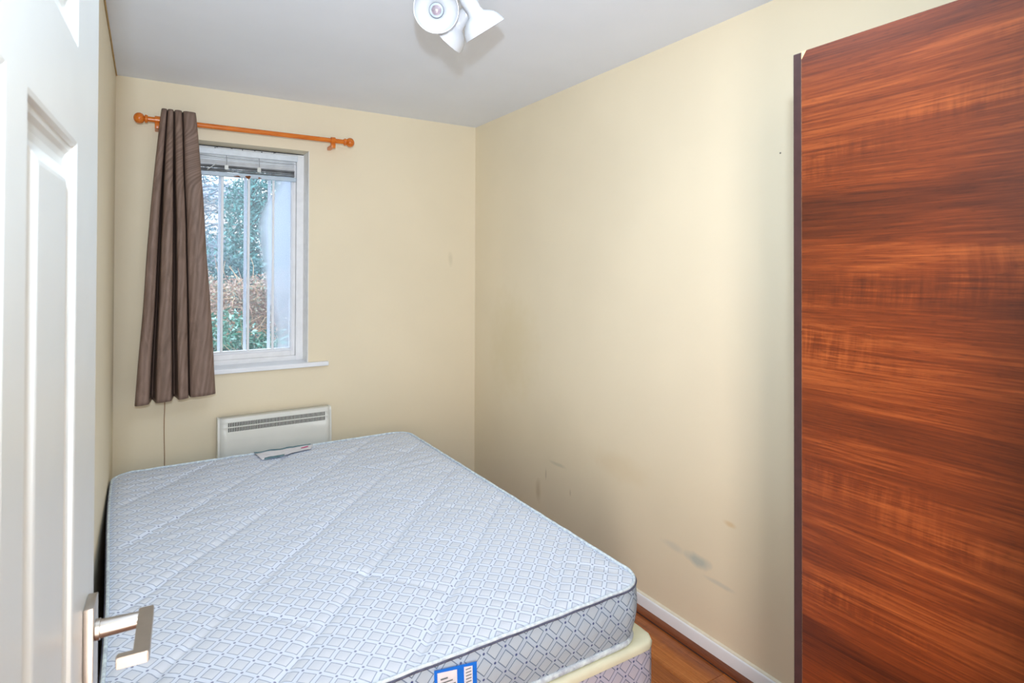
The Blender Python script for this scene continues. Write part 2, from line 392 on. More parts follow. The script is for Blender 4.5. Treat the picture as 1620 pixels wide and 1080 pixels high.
# sash set a little back
SY0, SY1 = FY0+.012, FY1+.005; sw = .026
bm = BM(); GX0, GX1, GZ0, GZ1 = IX0+sw, IX1-sw, IZ0+.042, IZ1-.02
box(bm, IX0+.001, GX0, SY0, SY1, IZ0, IZ1, .002, 1); box(bm, GX1, IX1-.001, SY0, SY1, IZ0, IZ1, .002, 1)
box(bm, GX0-.001, GX1+.001, SY0+.001, SY1, GZ1, IZ1, .002, 1); box(bm, GX0-.001, GX1+.001, SY0+.001, SY1, IZ0, GZ0, .002, 1)
obj('sash', bm, M['frame_paint'], win)
bm = BM(); box(bm, GX0-.002, GX1+.002, SY0-.006, SY0+.004, GZ0-.014, GZ0-.002, .002, 1)
box(bm, GX1-.001, GX1+.008, SY0-.005, SY0+.004, GZ0-.014, GZ1-.01, .002, 1)
obj('glazing_bead', bm, M['white_gloss'], win)
# pane with a misted patch on its right
t = NT('window_glass_with_mist', .05); v = t.coord()
ns = t.noise(v, 5.5, 3); nf = t.noise(v, 260, 2); ndrop = t.noise(v, 90, 2)
xs, ys, zs = t.sep(v)
# edge of mist: x = curve(z), narrower at mid height
zc = t.ramp(t.val(t.val(zs, 'SUBTRACT', 1.0), 'DIVIDE', .95), [(0, (.60,)*3), (.25, (.572,)*3), (.5, (.545,)*3), (.68, (.522,)*3), (.8, (.54,)*3), (.90, (.60,)*3), (1, (.62,)*3)], 'B_SPLINE')
e = t.val(t.val(xs, 'SUBTRACT', zc), 'ADD', t.val(t.val(ns, 'SUBTRACT', .5), 'MULTIPLY', .03))
mr = t.n('MapRange'); t.link(e, mr.inputs[0]); mr.inputs[1].default_value = -.016; mr.inputs[2].default_value = .05; mr.inputs[3].default_value = .10; mr.inputs[4].default_value = .72
mz = t.n('MapRange'); t.link(zs, mz.inputs[0]); mz.inputs[1].default_value = 1.05; mz.inputs[2].default_value = 1.75; mz.inputs[3].default_value = .55; mz.inputs[4].default_value = 1.12
mist = t.val(t.val(mr.outputs[0], 'MULTIPLY', mz.outputs[0]), 'MULTIPLY', t.val(t.val(nf, 'MULTIPLY', .7), 'ADD', .62), clamp=True)
tr = t.n('BsdfTransparent'); gl = t.n('BsdfGlossy'); gl.inputs['Roughness'].default_value = .02
fr = t.n('Fresnel'); fr.inputs['IOR'].default_value = 1.45
mg = t.n('MixShader'); t.link(fr.outputs[0], mg.inputs[0]); t.link(tr.outputs[0], mg.inputs[1]); t.link(gl.outputs[0], mg.inputs[2])
tl = t.n('BsdfTranslucent'); tl.inputs['Color'].default_value = (.80, .88, 1.0, 1)
df = t.n('BsdfDiffuse'); df.inputs['Color'].default_value = (.62, .70, .85, 1)
md = t.n('MixShader'); md.inputs[0].default_value = .25; t.link(tl.outputs[0], md.inputs[1]); t.link(df.outputs[0], md.inputs[2])
mm = t.n('MixShader'); t.link(mist, mm.inputs[0]); t.link(mg.outputs[0], mm.inputs[1]); t.link(md.outputs[0], mm.inputs[2])
t.link(mm.outputs[0], t.out.inputs['Surface'])
bm = BM(); box(bm, GX0-.006, GX1+.006, SY0+.022, SY0+.026, GZ0-.006, GZ1+.006)
obj('glass_pane', bm, t.m, win)
# bars: three inside, three just outside the glass
for bx, y_ in [(b, y_) for y_ in (SY0+.006, SY0+.135) for b in (.339, .469, .595)]:
    bm = BM()
    wd = .0062 if y_ < SY0+.05 else .0080
    box(bm, bx-wd, bx+wd, y_-.004, y_+.004, GZ0-.002 if y_ < SY0+.05 else .93, GZ1+.02 if y_ < SY0+.05 else 2.06, .002, 1)
    o = obj('window_bar', bm, M['white_gloss'] if y_ < SY0+.05 else simple('outer_bar_paint', (.62, .74, .92), .4), win)
# outside reveal rail that carries the outer bars
bm = BM(); box(bm, WX0+.001, WX1-.001, SY0+.12, SY0+.15, .918, .945, .003, 1); box(bm, WX0+.001, WX1-.001, SY0+.12, SY0+.15, 2.05, 2.083, .003, 1)
obj('bar_rail', bm, M['frame_paint'], win)
# white painted lining of the deep reveal
bm = BM()
box(bm, WX0+.0002, WX0+.004, YB+.0005, FY0, WZ0+.010, WZ1-.0005); box(bm, WX1-.004, WX1-.0002, YB+.0005, FY0, WZ0+.010, WZ1-.0005)
obj('reveal_lining', bm, simple('reveal_white_paint', (.93, .92, .88), .5, .4), win)
bm = BM(); box(bm, WX0+.005, WX1-.005, FY0-.0006, FY0+.002, WZ1-.0045, WZ1-.0005); tag(obj('head_gap_shadow', bm, M['dark'], win), 'dark strip painted for the shaded gap above the window frame')  # thin dark strip standing in for the shadow between frame and reveal
# sill board
bm = BM(); box(bm, WX0+.0005, WX1-.0005, YB-.002, FY0, WZ0-.001, WZ0+.010, 0)
box(bm, WX0-.06, WX1+.105, YB-.030, YB-.0005, WZ0-.014, WZ0+.010, .004, 2)
tag(obj('window_sill', bm, M['white_gloss'], win), 'white projecting sill board')
# chipped flecks of paint on the frame head
chips = BM(); rr_ = random.Random(5)
for i in range(9):
    cx = rr_.uniform(.25, .70); s = rr_.uniform(.001, .005)
    box(chips, cx-s, cx+s, FY0-.0006, FY0+.002, (WZ1-.003) - rr_.choice([0, 0, .012, .022]) - .004, WZ1-.001 - rr_.choice([0, 0, .010, .02]) , 0)
tag(obj('flaked_paint', chips, simple('flaked_paint_dark', (.12, .12, .14), .9), win), 'dark chips in the paint of the window head', kind='stuff')

# ------------------------------------------------------------------ blind, drawn up
bl = empty('venetian_blind', (0, 0, 0), 'drawn up white venetian blind bunched under the window head', 'blind')
BX0, BX1, BY = WX0+.012, WX1-.055, FY0-.018
bm = BM(); box(bm, BX0, BX1+.012, BY-.014, BY+.012, 2.036, 2.068, .002, 1); obj('head_rail', bm, simple('head_rail_paint', (.80, .87, .94), .4), bl)
rr_ = random.Random(11)
nsl = 12
ZS = [2.026, 2.014, 2.002, 1.992] + [1.982 - .0046*k for k in range(8)]
for i in range(nsl):
    z = ZS[i]; upper = i < 4
    tilt = rr_.uniform(-.004, .004); y_ = BY + rr_.uniform(-.003, .003); th = .0012; sag = rr_.uniform(-.003, .002)
    bm = BM(); N = 14; rows_ = []
    roll_ = rr_.uniform(-.75, -.45) if upper else rr_.uniform(-.2, .35)
    for a in range(N+1):
        u = a/N; x = BX0+.004 + (BX1-BX0-.008)*u; zz = z + tilt*(u-.5) + sag*math.sin(PI*u)
        row = []
        for b, (dy, dz) in enumerate(((-.0125, -.0012), (0, .0012), (.0125, -.0012))):
            row.append((bm.verts.new((x, y_+dy*math.cos(roll_), zz+dz+dy*math.sin(roll_)+th)), bm.verts.new((x, y_+dy*math.cos(roll_), zz+dz+dy*math.sin(roll_)))))
        rows_.append(row)
    for p_, q_ in zip(rows_[:-1], rows_[1:]):
        for b in range(2):
            bm.faces.new((p_[b][0], q_[b][0], q_[b+1][0], p_[b+1][0])); bm.faces.new((p_[b][1], p_[b+1][1], q_[b+1][1], q_[b][1]))
        bm.faces.new((p_[0][0], p_[0][1], q_[0][1], q_[0][0])); bm.faces.new((p_[2][0], q_[2][0], q_[2][1], p_[2][1]))
    obj('slat', bm, M['blind'] if upper else M['blind_grey'], bl, smooth=False)
bm = BM(); box(bm, BX0, BX1+.004, BY-.016, BY+.010, 1.924, 1.945, .003, 2)
br = obj('bottom_rail', bm, simple('blind_rail_paint', (.55, .66, .76), .4), bl)
bm = BM()
for cx, sx in ((.405, .016), (.458, .013), (.515, .008)):
    vs = []
    for a in range(12):
        th = 2*PI*a/12; rr = 1+.25*math.sin(3*th+cx*40)
        vs.append(Vector((cx+sx*rr*math.cos(th), BY-.0162, 1.928 + (.0085 if sx == .013 else .0035)*rr*math.sin(th))))
    prism(bm, vs, (0, -.0008, 0))
tag(obj('rust_patch', bm, M['rust'], br), 'brown rust patches', kind='stuff')
for cx in (.352, .512):
    bm = BM(); tube(bm, [(cx, BY-.016, 2.035), (cx+.002, BY-.018, 2.0), (cx-.001, BY-.0175, 1.97), (cx, BY-.017, 1.945)], .0014, 6)
    obj('ladder_cord', bm, M['cord'], bl)
    bm = BM(); box(bm, cx-.010, cx+.010, BY-.023, BY-.017, 1.958, 1.984, .003, 2); obj('cord_clip', bm, M['clear_plastic'], bl)
bm = BM(); tube(bm, [(BX0+.03, BY-.016, 2.028), (.30, BY-.019, 2.022), (.45, BY-.018, 2.020), (.60, BY-.018, 2.018), (BX1, BY-.016, 2.020)], .0012, 6)
obj('pull_cord', bm, M['cord'], bl)
bm = BM(); tube(bm, [(.262, BY-.020, 1.952), (.302, BY-.022, 1.985)], .0022, 6); obj('tilt_wand', bm, M['clear_plastic'], bl)

# ------------------------------------------------------------------ curtain rod
RY, RZ = YB-.085, 2.141
rod = empty('curtain_rod', (.45, RY, RZ), 'orange varnished wooden curtain rod with ball ends above the window', 'curtain rod')
def rp(o): o.parent = rod; o.matrix_parent_inverse = Matrix.Translation(-Vector((.45, RY, RZ))); return o
bm = BM(); tube(bm, [(-.005, RY, RZ), (.925, RY, RZ)], .0125, 20); rp(obj('pole', bm, M['rod'], angle=40))
for s, x in ((-1, -.002), (1, .922)):
    bm = BM(); pr = [(0, 0), (0, .0165), (.004, .019), (.010, .019), (.013, .0165)]
    for k in range(1, 12):
        a = PI*k/12; pr.append((.034 - .0235*math.cos(a), .0255*math.sin(a)))
    pr = [q for q in pr if not (q[0] > .013 and q[1] < .0165 and q[0] < .02)] + [(.0575, 0)]
    lathe(bm, pr, (x, RY, RZ), (s, 0, 0), 24); bmesh.ops.recalc_face_normals(bm, faces=bm.faces)
    rp(obj('finial', bm, M['rod'], angle=50))
for x in (.037, .862):
    bm = BM(); lathe(bm, [(-.011, .0126), (-.011, .0185), (.011, .0185), (.011, .0126)], (x, RY, RZ), (1, 0, 0), 24)
    box(bm, x-.011, x+.011, RY-.016, RY+.014, RZ-.042, RZ-.015, .003, 2)
    box(bm, x-.010, x+.010, RY-.004, YB-.0006, RZ-.040, RZ-.022, .003, 2)
    bmesh.ops.recalc_face_normals(bm, faces=bm.faces)
    rp(obj('bracket', bm, M['rod'], angle=40))

# ------------------------------------------------------------------ curtain
cur = empty('curtain', (.12, RY, .8), 'taupe brown pleated curtain pushed to the left end of the rod', 'curtain')
TOPX = [(.053, .075), (.078, .101), (.106, .136), (.141, .194)]
BOTX = [(-.042, .013), (.038, .102), (.128, .174), (.182, .288)]
ZT = [2.187, 2.189, 2.188, 2.184]; ZB_ = [.806, .812, .820, .828]
def section(fx, zf):
    """closed-up cross-section: list of (x, y, fold) at height fraction zf (0 top, 1 bottom)"""
    P_ = []
    q_ = min(1, max(0, (zf-.05)/.22)); q_ = q_*q_*(3-2*q_); yf = RY - .058 - .014*zf; yb_ = RY - .018 + q_*.060
    for i, (a, b) in enumerate(fx):
        w_ = b-a
        flat = .30 if i == 3 else .0
        if i > 0:
            pa = fx[i-1][1]; mid = (pa + a)/2
            P_ += [(mid, yb_, i)]
        else: P_ += [(a+.004, yb_-.004, i)]
        P_ += [(a-w_*.01, yf+.030, i), (a+w_*.05, yf+.010, i), (a+w_*.2, yf+.002, i), (a+w_*.5, yf-.002+.004*flat, i), (a+w_*.8, yf+.002*(1-flat), i), (a+w_*.95, yf+.010*(1-flat*.7), i), (a+w_*1.01, yf+.030*(1-flat*.9), i)]
    P_ += [(fx[-1][1]-.004, (yf+.022+yb_)/2, 3)]
    return P_
def catmull(P_, k):
    out = []
    n_ = len(P_)
    for i in range(n_-1):
        p0, p1, p2, p3 = P_[max(i-1, 0)], P_[i], P_[i+1], P_[min(i+2, n_-1)]
        for s in range(k):
            t_ = s/k
            out.append(tuple(.5*((2*p1[c]) + (-p0[c]+p2[c])*t_ + (2*p0[c]-5*p1[c]+4*p2[c]-p3[c])*t_*t_ + (-p0[c]+3*p1[c]-3*p2[c]+p3[c])*t_**3) for c in (0, 1)) + (P_[i][2] if t_ < .5 else P_[i+1][2],))
    out.append(P_[-1]); return out
bm = BM(); uvl = bm.loops.layers.uv.new('UVMap'); NR = 70; rowsv = []
for r in range(NR+1):
    zf = r/NR
    ease = zf**.85
    fx = [((1-ease)*a0 + ease*a1, (1-ease)*b0 + ease*b1) for (a0, b0), (a1, b1) in zip(TOPX, BOTX)]
    sec = catmull(section(fx, zf), 6); L = 0; row = []
    for j, (x, y, fi) in enumerate(sec):
        if j: L += math.hypot(x-sec[j-1][0], y-sec[j-1][1])
        zt = 2.187; zb = .806 + (x+.04)*.07
        z = zt*(1-zf) + zb*zf
        if zf < .02: z += 0
        wob = .0035*noise.noise(Vector((x*9, z*3.1, 1.7)))*min(1, zf*5)
        row.append((bm.verts.new((x + wob, y + .006*noise.noise(Vector((x*14, z*2.2, 5))), z)), L))
    rowsv.append(row)
for a, (r0, r1) in enumerate(zip(rowsv[:-1], rowsv[1:])):
    for j in range(len(r0)-1):
        f = bm.faces.new((r0[j][0], r1[j][0], r1[j+1][0], r0[j+1][0]))
        for lp, (L, aa) in zip(f.loops, ((r0[j][1], a), (r1[j][1], a+1), (r1[j+1][1], a+1), (r0[j+1][1], a))):
            lp[uvl].uv = (L, -aa*1.38/NR)
fab = obj('fabric_panel', bm, M['curtain'], smooth=True)
fab.parent = cur; fab.matrix_parent_inverse = Matrix.Translation(-Vector((.12, RY, .8)))
sm = fab.modifiers.new('thick', 'SOLIDIFY'); sm.thickness = .0018; sm.offset = 0

# ------------------------------------------------------------------ panel heater
ht = empty('panel_heater', (.58, YB-.05, .30), 'cream wall mounted electric panel heater under the window', 'heater')
def hp(o, par=ht): o.parent = par; o.matrix_parent_inverse = Matrix.Translation(-Vector((.58, YB-.05, .30))); return o
HX0, HX1, HY, HZ0, HZ1 = .303, .863, YB-.090, .26, .688
# slightly bowed cover: profile in y,z
prof = [(YB-.018, HZ1-.006), (HY+.030, HZ1), (HY+.014, HZ1-.006), (HY+.008, HZ1-.022), (HY+.0, HZ1-.115), (HY, HZ1-.20), (HY, HZ0+.02), (HY+.012, HZ0), (YB-.018, HZ0)]
# cover split round the grille openings
def zy(z):
    for (ya, za), (yb2, zb2) in zip(prof[1:-1], prof[2:]):
        if zb2 <= z <= za: return ya + (yb2-ya)*(za-z)/(za-zb2) if za != zb2 else ya
    return HY
VX0, VX1 = HX0+.047, HX1-.034; VZ = [(HZ1-.046, HZ1-.026), (HZ1-.071, HZ1-.051)]
bm = BM()
xs_ = [HX0+.010, VX0, VX1, HX1-.010]
zl = sorted({HZ1, HZ1-.006, HZ1-.022, VZ[0][1], VZ[0][0], VZ[1][1], VZ[1][0], HZ1-.115, HZ1-.2, HZ0+.02, HZ0}, reverse=True)
def sheet(x0, x1, zlist, th=.0015):
    pts = [(zy(z), z) for z in zlist]
    a = [bm.verts.new((x0, y, z)) for y, z in pts]; b = [bm.verts.new((x1, y, z)) for y, z in pts]
    for i in range(len(pts)-1): bm.faces.new((a[i], b[i], b[i+1], a[i+1]))
sheet(xs_[0], xs_[1], zl); sheet(xs_[2], xs_[3], zl)
sheet(VX0, VX1, [z for z in zl if z >= VZ[0][1]]); sheet(VX0, VX1, [VZ[0][0], VZ[1][1]]); sheet(VX0, VX1, [z for z in zl if z <= VZ[1][0]])
a = [(HX0+.010, HY+.030, HZ1), (HX1-.010, HY+.030, HZ1), (HX1-.010, YB-.018, HZ1-.006), (HX0+.010, YB-.018, HZ1-.006)]
bm.faces.new([bm.verts.new(p_) for p_ in a])
bmesh.ops.remove_doubles(bm, verts=bm.verts, dist=1e-5); bmesh.ops.recalc_face_normals(bm, faces=bm.faces)
cov = hp(obj('front_cover', bm, M['heater'], angle=35))
s_ = cov.modifiers.new('t', 'SOLIDIFY'); s_.thickness = .0014; s_.offset = 0
for x0, x1 in ((HX0, HX0+.0105), (HX1-.0105, HX1)):
    bm = BM(); poly = [Vector((x0, y-.0012 if y < YB-.03 else y, z + (.001 if z > .6 else -.001))) for y, z in prof]
    prism(bm, poly, (x1-x0, 0, 0)); bmesh.ops.bevel(bm, geom=[e_ for e_ in bm.edges if e_.calc_length() > .0], offset=.0012, segments=1, affect='EDGES')
    hp(obj('end_cap', bm, M['heater'], angle=40))
bm = BM(); nf_ = 63; pit = (VX1-VX0)/nf_
for (z0, z1) in VZ:
    for i in range(nf_+1):
        x = VX0 + i*pit; ya = zy(z1); yb2 = zy(z0)
        vs = box(bm, x-pit*.20, x+pit*.20, 0, .002, z0-.001, z1+.001)
        for v_ in vs: v_.co.y += (ya if v_.co.z > (z0+z1)/2 else yb2) - .0004
hp(tag(obj('vent_grille', bm, M['heater']), 'two rows of narrow vent bars', kind='stuff'))
bm = BM(); box(bm, HX0+.012, HX1-.012, HY+.026, YB-.020, HZ0+.02, HZ1-.012); hp(obj('inner_casing', bm, M['dark']))
for hx_ in (HX0+.10, HX1-.14):
    bm = BM(); box(bm, hx_, hx_+.04, YB-.020, YB-.0006, HZ0+.03, HZ1-.03, .002, 1); hp(obj('wall_bracket', bm, M['heater']))

# ------------------------------------------------------------------ divan base and mattress
def rr_boundary(u, v, x0l, x1, y0, y1, rad, sh=None):
    """map the edge of the unit square onto a rounded rectangle (corner radius rad)"""
    hx, hy = (x1-x0l)/2, (y1-y0)/2; cx, cy = (x0l+x1)/2, (y0+y1)/2
    X, Y = u*hx, v*hy
    dx, dy = max(0, abs(X)-(hx-rad)), max(0, abs(Y)-(hy-rad))
    if dx > 0 and dy > 0:
        # square-to-disc in the corner
        mxx = max(dx, dy); ang = math.atan2(dy, dx)
        k = mxx/ math.hypot(dx, dy); sx, sy = dx*k, dy*k
        X = math.copysign(hx-rad+sx, X); Y = math.copysign(hy-rad+sy, Y)
    return cx+X, cy+Y
def warp_left(x, y):
    """the mattress' left flank bows in towards its foot"""
    f_ = max(0, min(1, (1.20 - x)/1.32)); g = max(0, min(1, (3.0 - y)/1.5)); g = g*g*(3-2*g)
    return x + .045*f_*g
MX0, MX1, MY0, MY1, MZ0, MZ1 = -.124, 1.238, 1.240, 3.105, .3705, .540
def quilt(x, y):
    d = min(abs(((y - 1.08*x - q + .205) % .41) - .205) for q in (1.95-.41*5,)) / 1.47
    d2 = abs(((y + 1.22*x - 2.785 + .215) % .43) - .215) / 1.58
    w1 = .5 + .5*noise.noise(Vector((x*2.1, y*2.1, 3)))
    h = -.0062*math.exp(-(d/.011)**2)*(.5+w1) - .0050*math.exp(-(d2/.009)**2)*max(0, .35 + 1.2*noise.noise(Vector((x*2.7, y*2.7, 9))))
    h += -.003*math.exp(-(d/.05)**2)
    # sagging folds of the cover, lying across the bed
    far = max(0, min(1, (y-1.45)/1.0))
    h += .0052*far*noise.noise(Vector((x*3.0 + y*1.5, y*26 - x*3, 2)))
    h += .0042*noise.noise(Vector((x*3.5, y*4.2, 7))) + .0012*noise.noise(Vector((x*28, y*28, 4)))
    return h
def soft_block(name, x0, x1, y0, y1, z0, z1, rad, mats, warp, bulge, NU, NV, top_dome, hfun, parent=None, zrings=7, inset=.010, ushift=0):
    bm = BM(); uvl = bm.loops.layers.uv.new('UVMap'); g = {}; uvd = {}
    def place(u, v):
        m_ = max(abs(u), abs(v))
        if m_ < 1e-9: X, Y = (x0+x1)/2, (y0+y1)/2
        else:
            bx_, by_ = rr_boundary(u, v, x0, x1, y0, y1, rad); X, Y = bx_, by_
        return X, Y
    for i in range(NU+1):
        for j in range(NV+1):
            u, v = 2*i/NU-1, 2*j/NV-1
            X, Y = place(u, v)
            hx, hy = (x1-x0)/2, (y1-y0)/2
            de = min(hx-abs(X-(x0+x1)/2), hy-abs(Y-(y0+y1)/2))
            if abs(u) == 1 or abs(v) == 1: de = 0
            e_ = min(1, max(0, de/.055)); e_ = 1-(1-e_)**2
            z = z1 - .010*(1-e_)*0 + top_dome*e_ + hfun(X, Y)*min(1, max(0, de-.012)/.05)
            # shallow gutter just inside the tape edge
            z += -.003*math.exp(-((de-.010)/.007)**2) if hfun(0, 0) != 0 else 0
            wx = warp(X, Y)
            g[i, j] = bm.verts.new((wx, Y, z)); uvd[g[i, j]] = (X, Y)
    for i in range(NU):
        for j in range(NV):
            f = bm.faces.new((g[i, j], g[i+1, j], g[i+1, j+1], g[i, j+1])); f.material_index = 0
            for lp in f.loops: lp[uvl].uv = uvd[lp.vert]
    # border loop
    loop = [(i, 0) for i in range(NU)] + [(NU, j) for j in range(NV)] + [(i, NV) for i in range(NU, 0, -1)] + [(0, j) for j in range(NV, 0, -1)]
    top = [g[k_] for k_ in loop]; n_ = len(top); per = [0]
    for k_ in range(n_): per.append(per[-1] + (top[k_].co - top[(k_+1) % n_].co).to_2d().length)
    prev = top; cxy = Vector(((x0+x1)/2, (y0+y1)/2))
    nrm = []
    for k_ in range(n_):
        d_ = (top[(k_+1) % n_].co - top[k_-1].co).to_2d(); nrm.append(Vector((d_.y, -d_.x)).normalized())
    for r_ in range(1, zrings+1):
        t_ = r_/zrings; out = bulge*math.sin(PI*t_) - inset*t_
        ring = []
        for k_ in range(n_):
            c = top[k_].co; ring.append(bm.verts.new((c.x + nrm[k_].x*out, c.y + nrm[k_].y*out, z1 + (z0-z1)*t_ + (.003*math.sin(PI*t_)*noise.noise(Vector((per[k_]*5, t_*2, 1))) if bulge else 0))))
        for k_ in range(n_):
            j_ = (k_+1) % n_; f = bm.faces.new((prev[k_], ring[k_], ring[j_], prev[j_])); f.material_index = 1
            H_ = z1-z0
            zz0, zz1 = z1 - (t_-1/zrings)*H_, z1 - t_*H_
            for lp, uv in zip(f.loops, ((per[k_], zz0), (per[k_], zz1), (per[k_+1], zz1), (per[k_+1], zz0))): lp[uvl].uv = (uv[0]+ushift, uv[1])
        prev = ring
    bm.faces.new(prev[::-1]).material_index = 1
    bmesh.ops.recalc_face_normals(bm, faces=bm.faces)
    edge_pts = [v_.co.copy() for v_ in top]; bot_pts = [v_.co.copy() for v_ in prev]
    o = obj(name, bm, mats, parent, smooth=True)
    o.data.set_sharp_from_angle(angle=math.radians(60))
    return o, edge_pts, bot_pts
def ring_tube(pts, rad, n=8, step=2, dz=0, wob=0, out=0):
    bm = BM(); ps = pts[::step]; N_ = len(ps); rings = []
    cx = sum(p_.x for p_ in ps)/N_; cy = sum(p_.y for p_ in ps)/N_
    for i, p_ in enumerate(ps):
        d = (ps[(i+1) % N_] - ps[i-1]).normalized(); o_ = Vector((d.y, -d.x, 0)).normalized(); up = o_.cross(d)
        c = p_ + o_*out + Vector((0, 0, dz + wob*noise.noise(Vector((i*.21, 3, 1)))))
        rings.append([bm.verts.new(c + (o_*math.cos(2*PI*k_/n) + up*math.sin(2*PI*k_/n))*rad) for k_ in range(n)])
    for i in range(N_):
        a, b = rings[i], rings[(i+1) % N_]
        for k_ in range(n): bm.faces.new((a[k_], a[(k_+1) % n], b[(k_+1) % n], b[k_]))
    bmesh.ops.recalc_face_normals(bm, faces=bm.faces); return bm
flat0 = lambda x, y: 0
bed = empty('divan_bed_base', (.6, 2.2, 0), 'divan bed base in patterned fabric with cream top under the mattress', 'bed base')
def bp_(o): o.parent = bed; o.matrix_parent_inverse = Matrix.Translation(-Vector((.6, 2.2, 0))); return o
BX0_, BX1_, BY0_, BY1_, BZ0_, BZ1_ = -.085, 1.268, 1.236, 3.14, .045, .369
bo, e1, b1 = soft_block('base_body', BX0_, BX1_, BY0_, BY1_, BZ0_, BZ1_-.016, .045, [M['cream_vinyl'], M['tick_base']], lambda x, y: x, 0, 40, 56, 0, flat0, zrings=3, inset=0, ushift=.0)
bp_(bo)
# cream top cover with soft rolled rim
bm = BM(); N1 = len(e1); cx, cy = (BX0_+BX1_)/2, (BY0_+BY1_)/2; rings = []
for (ins, z) in ((-.0012, BZ1_-.022), (-.002, BZ1_-.010), (.002, BZ1_-.003), (.010, BZ1_), (.030, BZ1_)):
    ring = []
    for k_, p_ in enumerate(e1):
        d = (e1[(k_+1) % N1] - e1[k_-1]).normalized(); o_ = Vector((d.y, -d.x, 0))
        q = p_ - o_*ins; ring.append(bm.verts.new((q.x, q.y, z)))
    rings.append(ring)
for a, b in zip(rings[:-1], rings[1:]):
    for k_ in range(N1): bm.faces.new((a[k_], a[(k_+1) % N1], b[(k_+1) % N1], b[k_]))
bm.faces.new(rings[-1]); bmesh.ops.recalc_face_normals(bm, faces=bm.faces)
bp_(obj('cream_top_cover', bm, M['cream_vinyl'], angle=60))
for x in (.02, 1.16):
    for y in (1.36, 3.0):
        bm = BM(); lathe(bm, [(0, 0), (0, .022), (.008, .026), (.030, .026), (.046, .012), (.046, 0)], (x, y, .0005), (0, 0, 1), 16)
        bmesh.ops.recalc_face_normals(bm, faces=bm.faces); bp_(obj('glide_foot', bm, M['dark'], angle=40))

mat = empty('mattress', (.6, 2.2, MZ0), 'bare blue and white patterned quilted double mattress', 'mattress')
def mp_(o): o.parent = mat; o.matrix_parent_inverse = Matrix.Translation(-Vector((.6, 2.2, MZ0))); return o
mo, me_, mb_ = soft_block('mattress_body', MX0, MX1, MY0, MY1, MZ0, MZ1-.004, .095, [M['tick_top'], M['tick_side']], warp_left, .012, 220, 300, .006, quilt, zrings=9, inset=.018, ushift=.01)
mp_(mo)
mp_(obj('top_seam_tape', ring_tube(me_, .0026, 6, 2, -.0015, .002, .0012), M['tape'], smooth=True))
mp_(obj('top_border_roll', ring_tube(me_, .0048, 8, 2, .0025, .002, -.004), M['tape_light'], smooth=True))
mp_(obj('bottom_seam_roll', ring_tube(mb_, .0085, 8, 3, .0088, .001, .004), M['tape_light'], smooth=True))
# woven maker's label sewn on the top at the head end (white, slate edged, crumpled)
def patch(name, quad, nx, ny, hz, mtl, parent_fn, dz=.004, seed=0, thick=.0008):
    """quad: four xy corners (ll, lr, ur, ul); draped over the mattress top"""
    bm = BM(); gv = {}
    for i in range(nx+1):
        for j in range(ny+1):
            u, v_ = i/nx, j/ny
            x = (1-u)*(1-v_)*quad[0][0] + u*(1-v_)*quad[1][0] + u*v_*quad[2][0] + (1-u)*v_*quad[3][0]
            y = (1-u)*(1-v_)*quad[0][1] + u*(1-v_)*quad[1][1] + u*v_*quad[2][1] + (1-u)*v_*quad[3][1]
            z = MZ1 + .002 + max(quilt(x, y), -.002) + dz + hz*noise.noise(Vector((x*22+seed, y*22, 3)))
            gv[i, j] = bm.verts.new((x, y, z))
    for i in range(nx):
        for j in range(ny): bm.faces.new((gv[i, j], gv[i+1, j], gv[i+1, j+1], gv[i, j+1]))
    o = obj(name, bm, mtl, smooth=True); s2 = o.modifiers.new('t', 'SOLIDIFY'); s2.thickness = thick; s2.offset = 1
    return parent_fn(o)
lab = patch('top_label', [(.462, 2.948), (.690, 2.992), (.722, 3.078), (.446, 3.070)], 30, 12, .004, M['label_white'], mp_, .006)
tag(lab, 'crumpled white sewn label with slate edges')
def lp_(o): o.parent = lab; return o
l1 = patch('label_band', [(.448, 3.068), (.712, 3.078), (.712, 3.094), (.446, 3.088)], 30, 3, .004, M['label_slate'], lambda o: o, .0072)
l2 = patch('label_band', [(.470, 2.946), (.560, 2.955), (.568, 2.982), (.476, 2.968)], 14, 3, .004, M['label_slate'], lambda o: o, .0074)
l3 = patch('label_print', [(.654, 3.035), (.690, 3.040), (.694, 3.056), (.658, 3.050)], 8, 3, .004, M['label_pink'], lambda o: o, .0078)
for o in (l1, l2, l3): o.parent = lab; o.matrix_parent_inverse = lab.matrix_world.inverted(); o.matrix_parent_inverse = (Matrix.Translation(Vector((.6, 2.2, MZ0))) @ Matrix.Translation(-Vector((.6, 2.2, MZ0)))).inverted()
# safety label sewn to the foot border
def wp(x, z, d=0): return Vector((x, MY0 - .0135 - d + .010*abs((z-(MZ0+MZ1)/2)/.085)**2, z))
bm = BM(); prism(bm, [wp(.560, .43), wp(.668, .43), wp(.668, .512), wp(.560, .526)], (0, -.0006, 0))
sl = mp_(tag(obj('safety_label', bm, M['label_blue']), 'white card label with bright blue border'))
def slab(name, pts, mtl):
    bm = BM(); prism(bm, [wp(x, z, .0007) for x, z in pts], (0, -.0003, 0)); o = obj(name, bm, mtl, sl); return o
slab('label_card', [(.567, .435), (.616, .435), (.616, .512), (.567, .519)], M['label_white'])
slab('label_card', [(.634, .435), (.656, .435), (.656, .507), (.634, .511)], M['label_white'])
for pts in ([(.574, .502), (.592, .501), (.592, .504), (.574, .505)], [(.574, .494), (.604, .493), (.604, .4955), (.574, .4965)],
            [(.572, .484), (.611, .484), (.611, .487), (.572, .487)], [(.572, .474), (.605, .474), (.605, .477), (.572, .477)]):
    bm = BM(); prism(bm, [wp(x, z, .0011) for x, z in pts], (0, -.0002, 0)); obj('label_print', bm, M['print_grey'], sl)
